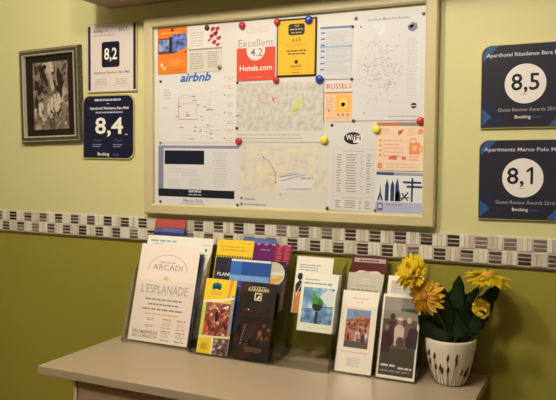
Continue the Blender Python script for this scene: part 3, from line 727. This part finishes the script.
s.layer(); KA = (224, 196, 130)
s.rows(.3, .05, .72, .065, 1, (196, 170, 120), word=.14, hgt=.8, full=1); s.text('KARABAAN', .51, .118, .0145, KA, bold=.014, width=.062)
s.rect(.42, .135, .62, .235, KA); s.layer(); s.rect(.45, .15, .59, .22, (40, 24, 18)); s.layer(); s.poly([(.47, .215), (.52, .18), (.57, .16), (.57, .2), (.53, .215)], KA)
s.crowd(.1, .33, .9, .42, 12, [(60, 24, 14), (84, 34, 18), (40, 18, 12)], .006, 7, 1.0)
s.crowd(.62, .5, .95, .74, 12, [(84, 42, 24), (120, 64, 34), (60, 28, 18), (150, 84, 46)], .0045, 8, 2.2)
s.crowd(.08, .5, .5, .8, 8, [(34, 16, 12), (50, 22, 14), (24, 12, 10)], .006, 9, 2); s.ell(.3, .36, .002, (230, 190, 150))
for i in range(7): s.ell(.26 - i * .012, .56 + i * .04, .0015, (190, 170, 160))
s.rows(.3, .84, .8, .9, 3, (130, 96, 60), seed=5, word=.1, align='c')
h2.put(s, 'brochure', -.8500, .006, .2165, 'black brown brochure with cream title in the second holder', 'brochure', 0)
s = Sheet(.226, .150, photo('night_sky', (20, 16, 34), (30, 26, 48), (52, 44, 70), 24), t=.001)
s.layer(); s.text('PLANETA', .05, .36, .014, (228, 214, 196), 'l', bold=.012, width=.066)
s.ell(.84, .245, .036, (196, 178, 140), .034, n=36); s.layer(); s.poly([(.70, .3), (.78, .36), (.9, .32), (.975, .25), (.96, .36), (.84, .46), (.74, .40)], (226, 150, 60)); s.text('Brussels', .84, .26, .018, (232, 222, 206), shear=.25, bold=.012, width=.062)
h2.put(s, 'brochure', -.9045, .040, .284, 'dark night sky brochure with a globe at its right end', 'brochure')
s = Sheet(.126, .205, (44, 74, 128), t=.001)
s.rect(0, 0, 1, .03, (222, 206, 190)); s.rect(0, .03, .28, .22, (56, 104, 154)); s.rect(.0, .22, 1, .30, (110, 150, 180)); s.layer(); s.rows(.06, .235, .9, .27, 1, (200, 204, 206), word=.2, hgt=.8); s.rows(.1, .35, .9, .6, 5, (96, 128, 170), word=.2)
h2.put(s, 'brochure', -.8985, .034, .281, 'blue brochure with white top edge in front of the globe', 'brochure')
s = Sheet(.121, .21, (242, 188, 40), t=.0015)
s.rows(.12, .08, .88, .17, 2, (196, 140, 40), seed=3, word=.14, full=.95); s.rows(.84, .035, .95, .05, 1, (120, 80, 40), word=.1)
for i in range(14): s.rect(.02 + i * .07, .225, .062 + i * .07, .25, (60, 44, 30))
h2.put(s, 'brochure', -.9695, .058, .339, 'yellow brochure at the back of the second holder', 'brochure')
s = Sheet(.121, .21, (98, 28, 76), t=.0015)
s.rect(.55, 0, 1, .3, (120, 32, 70)); s.layer(); s.rows(.18, .07, .44, .09, 1, (196, 160, 170), word=.14, hgt=.8)
for cu in (.68, .88):
    for i in range(4):
        v = .035 + i * .062
        s.line([(cu - .08, v), (cu + .08, v)], .002, (214, 72, 60)); s.line([(cu - .07, v + .022), (cu + .07, v + .022)], .002, (214, 72, 60)); s.line([(cu, v - .014), (cu, v + .04)], .002, (214, 72, 60)); s.line([(cu - .07, v + .04), (cu + .07, v + .03)], .0016, (214, 72, 60))
for i in range(5): s.ell(.12 + i * .2, .006, .006, (208, 120, 110), .003)
h2.put(s, 'brochure', -.8475, .058, .3335, 'purple brochure with red lettering at the back of the second holder', 'brochure')
s = Sheet(.108, .21, (78, 98, 134), t=.0015); s.rows(.1, .03, .9, .06, 1, (130, 146, 170), word=.2)
h2.put(s, 'brochure', -.9000, .0735, .351, 'grey blue brochure rearmost in the second holder', 'brochure')

# third holder: mostly empty, clear
h3 = Holder(-.7795, -.6190, -.182, 16, 'clear half empty leaflet holder in the middle of the table',
    [(0, .003, .06), (.017, .094, .05), (.043, .143, .05)], (.060, .305), [(.003, 0), (.20, 0), (.27, .03), (.305, .0625), (.06, .0625), (.022, .04)])
s = Sheet(.105, .157, (234, 220, 198), t=.0012)
s.rect(.08, .25, .93, .86, ramp_mat('print_cloudy_sky', [(.35, C(70, 112, 138)), (.5, C(112, 148, 164)), (.62, C(206, 202, 190))], 26)); s.layer()
s.poly([(.55, .4), (.75, .26), (.93, .3), (.93, .6), (.75, .55)], (206, 206, 200)); s.poly([(.08, .62), (.93, .55), (.93, .86), (.08, .86)], photo('lake', (56, 92, 116), (100, 136, 150), (160, 176, 176), 50)); s.layer()
s.ell(.50, .56, .015, (50, 44, 38), .014); s.rect(.46, .66, .54, .86, (44, 50, 56)); s.line([(.62, .58), (.93, .56)], .002, (50, 70, 90)); s.layer(); s.ell(.48, .47, .017, (80, 150, 66), .009); s.ell(.37, .345, .006, (90, 160, 80), .008); s.poly([(.34, .36), (.44, .36), (.5, .46), (.36, .46)], (84, 154, 70)); s.ell(.56, .5, .008, (70, 120, 50), .006)
s.rows(.08, .1, .5, .125, 1, (130, 120, 110), word=.1, hgt=.8); s.rows(.08, .16, .7, .19, 1, (90, 84, 80), word=.14, hgt=.8, full=1); s.rect(.72, .16, .84, .2, (110, 170, 190)); s.rows(.3, .92, .92, .94, 1, (190, 170, 150), word=.1)
h3.put(s, 'card', -.6815, .030, .2585, 'small white card with a blue sky picture in the clear holder', 'leaflet')
s = Sheet(.098, .155, (206, 190, 156), t=.0012); s.rows(.88, .1, .96, .9, 10, (170, 156, 130), word=.05)
h3.put(s, 'card', -.6720, .0355, .2595, 'cream card peeping out right of the blue sky card', 'leaflet')
s = Sheet(.108, .157, (232, 214, 182), t=.0012)
s.rows(.1, .06, .4, .08, 1, (214, 150, 110), word=.1); s.rows(.1, .13, .7, .26, 3, (130, 118, 104), seed=2, word=.12); s.rect(.02, .52, .3, 1, (204, 132, 66)); s.layer(); s.ell(.14, .36, .008, (40, 32, 34), .010); s.poly([(.04, .5), (.14, .42), (.24, .46), (.2, .62), (.06, .64)], (44, 40, 50)); s.line([(.24, .4), (.08, .7)], .003, (214, 190, 150))
h3.put(s, 'card', -.7105, .050, .3045, 'cream card with an orange figure rearmost in the clear holder', 'leaflet')

# fourth and fifth holders: narrow
def narrow(x0, x1, lean, label): return Holder(x0, x1, -.164, lean, label, [(0, .003, .172), (.0225, .055, .165), (.044, .108, .165)], (.058, .312), [(.003, 0), (.18, 0), (.24, .022), (.315, .0605), (.06, .0605), (.022, .03)], side_m=smoke)
h4 = narrow(-.6155, -.5105, 18, 'narrow clear leaflet holder second from the right with a town house leaflet')
s = Sheet(.0985, .21, (240, 220, 206), t=.0012)
s.rect(.17, .23, .83, .70, photo('facade', (120, 62, 40), (176, 100, 66), (206, 140, 96), 60)); s.layer()
s.poly([(.17, .23), (.83, .23), (.83, .32), (.6, .3), (.4, .34), (.17, .38)], (132, 146, 160)); s.poly([(.3, .27), (.5, .25), (.56, .3), (.4, .32)], (200, 200, 196)); s.rect(.17, .62, .83, .70, (96, 78, 72)); s.layer()
for u in (.27, .42, .58, .73):
    for v in (.39, .46): s.rect(u - .03, v, u + .03, v + .045, (84, 60, 58))
s.line([(.17, .375), (.83, .345)], .0025, (150, 60, 40)); s.rect(.46, .50, .58, .62, (206, 190, 176)); s.rect(.49, .53, .55, .62, (50, 40, 40)); s.ell(.68, .58, .006, (70, 60, 66), .012); s.ell(.76, .55, .004, (200, 200, 210), .008); s.rect(.24, .53, .3, .62, (70, 54, 54))
s.crowd(.19, .42, .81, .6, 22, [(120, 66, 46), (206, 150, 110), (90, 56, 48), (176, 104, 70)], .0028, 11, 1.8)
s.rows(.28, .08, .74, .10, 1, (206, 150, 140), word=.1, hgt=.8, align='c'); s.rows(.4, .13, .6, .145, 1, (206, 160, 150), word=.1, hgt=.8); s.rows(.12, .745, .86, .76, 1, (214, 140, 132), word=.1, hgt=.8, full=1); s.rows(.3, .82, .7, .93, 6, (176, 158, 148), seed=6, word=.07, full=1)
h4.put(s, 'brochure', -.5630, .006, .2165, 'white brochure with an orange town house photo in the narrow holder', 'brochure')
s = Sheet(.099, .21, (196, 178, 142), t=.0012); s.rows(.42, .06, .62, .13, 2, (222, 206, 172), word=.08, align='c'); s.rows(.25, .155, .85, .17, 1, (150, 134, 108), word=.1, hgt=.8); s.rows(.12, .205, .9, .225, 1, (90, 78, 64), word=.14, hgt=.8, full=1)
h4.put(s, 'brochure', -.5630, .030, .2685, 'beige brochure standing behind the town house one', 'brochure')
s = Sheet(.099, .21, (84, 18, 11), t=.0015); s.rect(.06, .03, .95, .085, (176, 146, 134)); s.layer(); s.rows(.2, .045, .8, .07, 1, (130, 84, 80), word=.1, hgt=.8); s.poly([(.02, .25), (.25, .19), (.5, .2), (.75, .19), (.9, .23), (.6, .225), (.5, .25), (.35, .22)], (226, 190, 160)); s.ell(.46, .22, .006, (206, 90, 50))
h4.put(s, 'brochure', -.5630, .050, .3185, 'dark red brochure at the back of the narrow holder', 'brochure')
h5 = narrow(-.5040, -.3995, 17.5, 'narrow clear leaflet holder at the right beside the flower pot')
s = Sheet(.0985, .21, (240, 222, 200), t=.0012)
s.rect(.05, .035, .95, .965, ramp_mat('print_olive_backdrop', [(.3, C(66, 56, 40)), (.7, C(104, 90, 66))], 10, stretch=(1, 1, .3))); s.layer()
s.rect(.05, .035, .95, .3, (150, 134, 108)); s.rect(.5, .09, .95, .2, (200, 182, 158)); s.rect(.05, .64, .95, .965, (76, 64, 46)); s.layer(); s.rows(.56, .13, .9, .15, 1, (140, 120, 104), word=.1, hgt=.8)
for u, v, hd, bd, r in ((.3, .27, (70, 44, 36), (84, 40, 36), .009), (.74, .3, (206, 170, 140), (120, 84, 70), .008), (.86, .33, (110, 74, 60), (60, 44, 42), .008), (.18, .4, (150, 104, 84), (70, 34, 34), .007), (.5, .31, (170, 120, 96), (206, 176, 140), .010)):
    s.ell(u, v, r * .75, hd, r); s.poly([(u - .13, v + .09), (u - .06, v + .05), (u + .06, v + .05), (u + .13, v + .09), (u + .11, v + .3), (u - .11, v + .3)], bd); s.layer()
s.ell(.5, .29, .008, (226, 190, 150), .004); s.ell(.26, .56, .010, (60, 30, 30), .016); s.ell(.78, .55, .010, (56, 40, 40), .016); s.ell(.54, .57, .010, (96, 66, 60), .014)
s.rows(.1, .83, .5, .86, 1, (196, 180, 150), word=.2, hgt=.8); s.rows(.55, .85, .92, .88, 1, (190, 172, 146), word=.15, hgt=.8); s.rows(.1, .9, .9, .93, 1, (120, 104, 84), word=.2)
h5.put(s, 'brochure', -.4520, .006, .2165, 'white bordered brochure with a dark group photo in the rightmost holder', 'brochure')
s = Sheet(.095, .21, (240, 224, 196), t=.0012); s.rect(.1, .06, .95, .22, (200, 182, 150)); s.layer(); s.rows(.2, .1, .85, .18, 2, (150, 134, 112), word=.15)
h5.put(s, 'brochure', -.4530, .030, .2675, 'white brochure behind the group photo, half hidden by a yellow flower', 'brochure')

# ------------------------------------------------------------------ flower pot
PX, PY = -.326, -.105
PH = .113
pot = empty('potted_flowers', (PX, PY, ZT), 'white ceramic pot of yellow daisies with dark green leaves at the table end', 'potted plant')
def rad(z): # outer profile
    t = z / PH
    return .036 + .0255 * math.sin(min(1, t * 1.02) * PI / 2) ** .9
bm = bmesh.new()
zs = [i * PH / 18 for i in range(19)]
prof = [(0, .0005), (rad(0) - .003, .0005)] + [(rad(z), max(z, .002)) for z in zs] + [(rad(PH) - .002, PH + .002), (rad(PH) - .005, PH), (rad(.1) - .006, .1), (rad(.05) - .007, .05), (rad(.01) - .008, .010), (0, .010)]
lathe(bm, prof, 48, 0)
rp = random.Random(4)
def on(a, z, d=.0006): r = rad(z) + d; return Vector((r * math.cos(a), r * math.sin(a), z))
for i in range(36):
    a = -PI / 2 + (i - 18) * .172 + rp.uniform(-.07, .07); zt = rp.uniform(.026, .074); a2 = a + rp.uniform(-.16, .16)
    pts = [on(a + (a2 - a) * k / 5, .004 + (zt - .004) * k / 5, .0002) for k in range(6)]
    tube(bm, pts, .0007, 5, 1)
    for q in range(rp.choice([1, 1, 2])):
        z0 = zt - q * .022
        if z0 < .02: continue
        am = a + (a2 - a) * z0 / zt
        tube(bm, [on(am, z0 - .002, .0002), on(am + .03, z0 + .003, .0006), on(am + .05, z0 + .009, .0006), on(am + .06, z0 + .016, .0002)], [.0009, .0034, .0032, .0007], 6, 2)
o = from_bm('pot', bm, [mat('pot_glaze', C(214, 190, 152), .25, coat=.3, noise=(14, .05)), mat('pot_stem_brown', C(104, 84, 54), .5), mat('pot_seed_brown', C(74, 34, 26), .5)], pot); 
bm = bmesh.new(); lathe(bm, [(0, .100), (.03, .101), (.0535, .098)], 32, 0); from_bm('soil', bm, mat('soil_dark', (.03, .02, .012), .9, bump=(200, .6)), pot)

leaf_m = mat('leaf_green', C(46, 66, 34), .45, noise=(40, .25)); 
def leaf(base, tip, width, bend=.02, face=(0, -1, 0), lobes=5, seed=0):
    base, tip = Vector(base), Vector(tip); L = (tip - base); fwd = Vector(face).normalized()
    side = L.normalized().cross(fwd).normalized(); nrm = side.cross(L.normalized()).normalized()
    nu, nv = 24, 6; bm = bmesh.new(); g = []
    for i in range(nu + 1):
        t = i / nu
        w = width * (math.sin(PI * min(1, t ** .8)) ** .7) * (1 - .25 * t)
        w *= 1 + .12 * math.sin(t * PI * 2 * lobes + seed)
        w = max(w, .0025 if t < .98 else .0008)
        c = base + L * t + nrm * (-bend * math.sin(PI * t * .9)) 
        g.append([bm.verts.new(c + side * w * (2 * j / nv - 1) + nrm * (-.22 * w * abs(2 * j / nv - 1) ** 1.3 + .05 * w * math.sin(t * 22 + seed + j))) for j in range(nv + 1)])
    for i in range(nu):
        for j in range(nv): bm.faces.new((g[i][j], g[i][j + 1], g[i + 1][j + 1], g[i + 1][j]))
    bmesh.ops.solidify(bm, geom=bm.faces[:], thickness=.0007)
    from_bm('leaf', bm, leaf_m, pot, True)
# local coordinates: x right, y to the wall, z above the table
LV = [((.000, -.008, .115), (.020, -.020, .272), .030, .014, (0, -1, 0)),
      ((.015, .00, .115), (.112, .035, .255), .028, .02, (.1, -1, .2)),
      ((-.012, -.01, .115), (-.062, -.052, .225), .028, .022, (-.3, -1, .4)),
      ((-.01, .01, .115), (-.035, .03, .235), .03, .015, (0, -1, .1)),
      ((.0, -.02, .115), (-.058, -.082, .178), .026, .022, (-.2, -1, .8)),
      ((.01, -.02, .115), (.02, -.085, .190), .030, .022, (0, -1, .9)),
      ((.02, -.01, .115), (.083, -.052, .195), .026, .022, (.4, -1, .6)),
      ((.02, .01, .115), (.090, .035, .200), .028, .02, (.3, -1, .4)),
      ((-.02, .01, .115), (-.062, .020, .205), .026, .02, (-.4, -1, .4)),
      ((.005, .02, .115), (.055, .055, .235), .030, .015, (.2, -1, .1)),
      ((.0, -.01, .115), (-.022, -.05, .235), .026, .015, (-.1, -1, .3)),
      ((.01, -.012, .115), (.052, -.045, .215), .026, .016, (.2, -1, .3))]
for i, a in enumerate(LV): leaf(*a, lobes=5, seed=i * 1.7)

def flower(center, axis, R, n=22, cup=.25, droop=.0, petal=None, core=None, rings=2, stem_base=(0, 0, .114), seed=0, label=None, wid=.17):
    center = Vector(center); z = Vector(axis).normalized(); x = z.orthogonal().normalized(); y = z.cross(x); rf = random.Random(seed)
    f = bpy.data.objects.new('flower', None); 
    bm = bmesh.new()
    for ring in range(rings):
        Rr = R * (1 - .28 * ring); lift = .10 * R * ring
        for k in range(n):
            a = 2 * PI * (k + .5 * ring) / n + rf.uniform(-.06, .06); Lp = Rr * rf.uniform(.86, 1.08); cu = cup + rf.uniform(-.14, .14)
            d = math.cos(a) * x + math.sin(a) * y; sd = -math.sin(a) * x + math.cos(a) * y
            rows_ = []
            for i in range(6):
                t = i / 5; rr = R * .14 + (Lp - R * .14) * t
                w = R * wid * (.45 + 1.1 * t - 1.0 * t ** 3) if i < 5 else R * wid * .25
                h = lift + cu * R * t - droop * R * t * t
                p = center + d * rr + z * h
                rows_.append([bm.verts.new(p - sd * w + z * w * .25), bm.verts.new(p), bm.verts.new(p + sd * w + z * w * .25)])
            for a_, b_ in zip(rows_, rows_[1:]):
                for q in range(2): bm.faces.new((a_[q], a_[q + 1], b_[q + 1], b_[q]))
    bmesh.ops.solidify(bm, geom=bm.faces[:], thickness=.0004)
    fl = from_bm('flower', bm, petal, pot, True)
    if label: fl['label'] = label
    M = Matrix((x, y, z)).transposed().to_4x4()
    bm = bmesh.new(); lathe(bm, [(R * .24, -.02 * R), (R * .25, .10 * R), (R * .18, .22 * R), (R * .08, .26 * R), (0, .27 * R)], 18, 0, center, M)
    from_bm('flower_centre', bm, core, fl, True)
    bm = bmesh.new(); sb = Vector(stem_base); e = center - z * R * .05; mid = (sb + e) / 2 + Vector((0, 0, .02)) - z * .02
    pts = [(1 - t) ** 2 * sb + 2 * t * (1 - t) * (mid * 2 - (sb + e) / 2) * .5 + 2 * t * (1 - t) * (sb + e) * .25 + t * t * e for t in [i / 8 for i in range(9)]]
    tube(bm, pts, .0018, 7); from_bm('stem', bm, mat('stem_green', C(110, 100, 40), .5), fl)
    bm = bmesh.new(); lathe(bm, [(0, -.2 * R), (R * .1, -.17 * R), (R * .2, -.03 * R), (R * .16, .01 * R)], 14, 0, center, M); from_bm('calyx', bm, mat('calyx_green', C(150, 130, 60), .5), fl, True)
yp = mat('petal_yellow', C(252, 181, 16, 1.2), .5, noise=(60, .08)); op = mat('petal_amber', C(238, 174, 36), .5, noise=(60, .12)); ly = mat('petal_lemon', C(250, 200, 50), .5)
yc = mat('core_yellow', C(226, 150, 30), .7, bump=(900, 1)); oc = mat('core_amber', C(170, 100, 30), .7, bump=(900, 1))

flower((-.088, -.045, .274), (-.45, -.80, .35), .047, 26, .18, .05, yp, yc, 3, seed=1, label='large bright yellow daisy bloom', wid=.15, stem_base=(-.005, 0, .102))
flower((-.053, -.055, .219), (-.25, -.95, .10), .047, 17, .05, .30, op, oc, 2, seed=2, label='amber yellow daisy bloom turned to the room', wid=.15, stem_base=(-.004, -.005, .102))
flower((.080, .012, .266), (.10, -.16, .97), .056, 26, .10, .22, yp, yc, 2, seed=3, label='yellow daisy bloom seen from the side', wid=.15, stem_base=(.01, .0, .102))
flower((.076, -.014, .195), (-.12, -.97, .2), .0235, 11, .95, .28, ly, yc, 2, seed=4, label='small cup shaped lemon yellow bloom', wid=.42, stem_base=(.008, -.005, .102))

# ------------------------------------------------------------------ camera
f_px, yaw, pitch, roll = 685.016, .442356, .060192, .007528
fw = Vector((-math.sin(yaw) * math.cos(pitch), math.cos(yaw) * math.cos(pitch), -math.sin(pitch)))
r0 = Vector((math.cos(yaw), math.sin(yaw), 0)); u0 = r0.cross(fw)
r = math.cos(roll) * r0 + math.sin(roll) * u0; u = -math.sin(roll) * r0 + math.cos(roll) * u0
cam = bpy.data.cameras.new('camera'); cam.sensor_width = 36; cam.lens = f_px * 36 / 556; cam.clip_start = .02
co = bpy.data.objects.new('camera', cam); COL.objects.link(co)
co.matrix_world = Matrix(((r.x, u.x, -fw.x, 0), (r.y, u.y, -fw.y, -1.79636), (r.z, u.z, -fw.z, 1.5), (0, 0, 0, 1)))
SC.camera = co

# ------------------------------------------------------------------ light: warm ceiling lamps behind and to the left of the viewer
for x, e in ((-1.12, 38), (-.5, 25)):                       # two warm ceiling spots in a row, just in front of the wall
    l = bpy.data.lights.new('ceiling_lamp', 'POINT'); l.shadow_soft_size = .07; l.energy = e; l.color = (1, .84, .63)
    o = bpy.data.objects.new('ceiling_lamp', l); COL.objects.link(o); o.location = (x, -1.2, 2.42)
w = bpy.data.worlds.new('room_dark'); SC.world = w; w.use_nodes = True
w.node_tree.nodes['Background'].inputs['Color'].default_value = (.9, .75, .5, 1); w.node_tree.nodes['Background'].inputs['Strength'].default_value = .02
SC.view_settings.view_transform = 'Standard'; SC.view_settings.look = 'None'; SC.view_settings.gamma = 1; SC.view_settings.use_curve_mapping = False
SC.view_settings.exposure = 0.1
SC.cycles.max_bounces = 10; SC.cycles.transparent_max_bounces = 24; SC.cycles.use_denoising = True
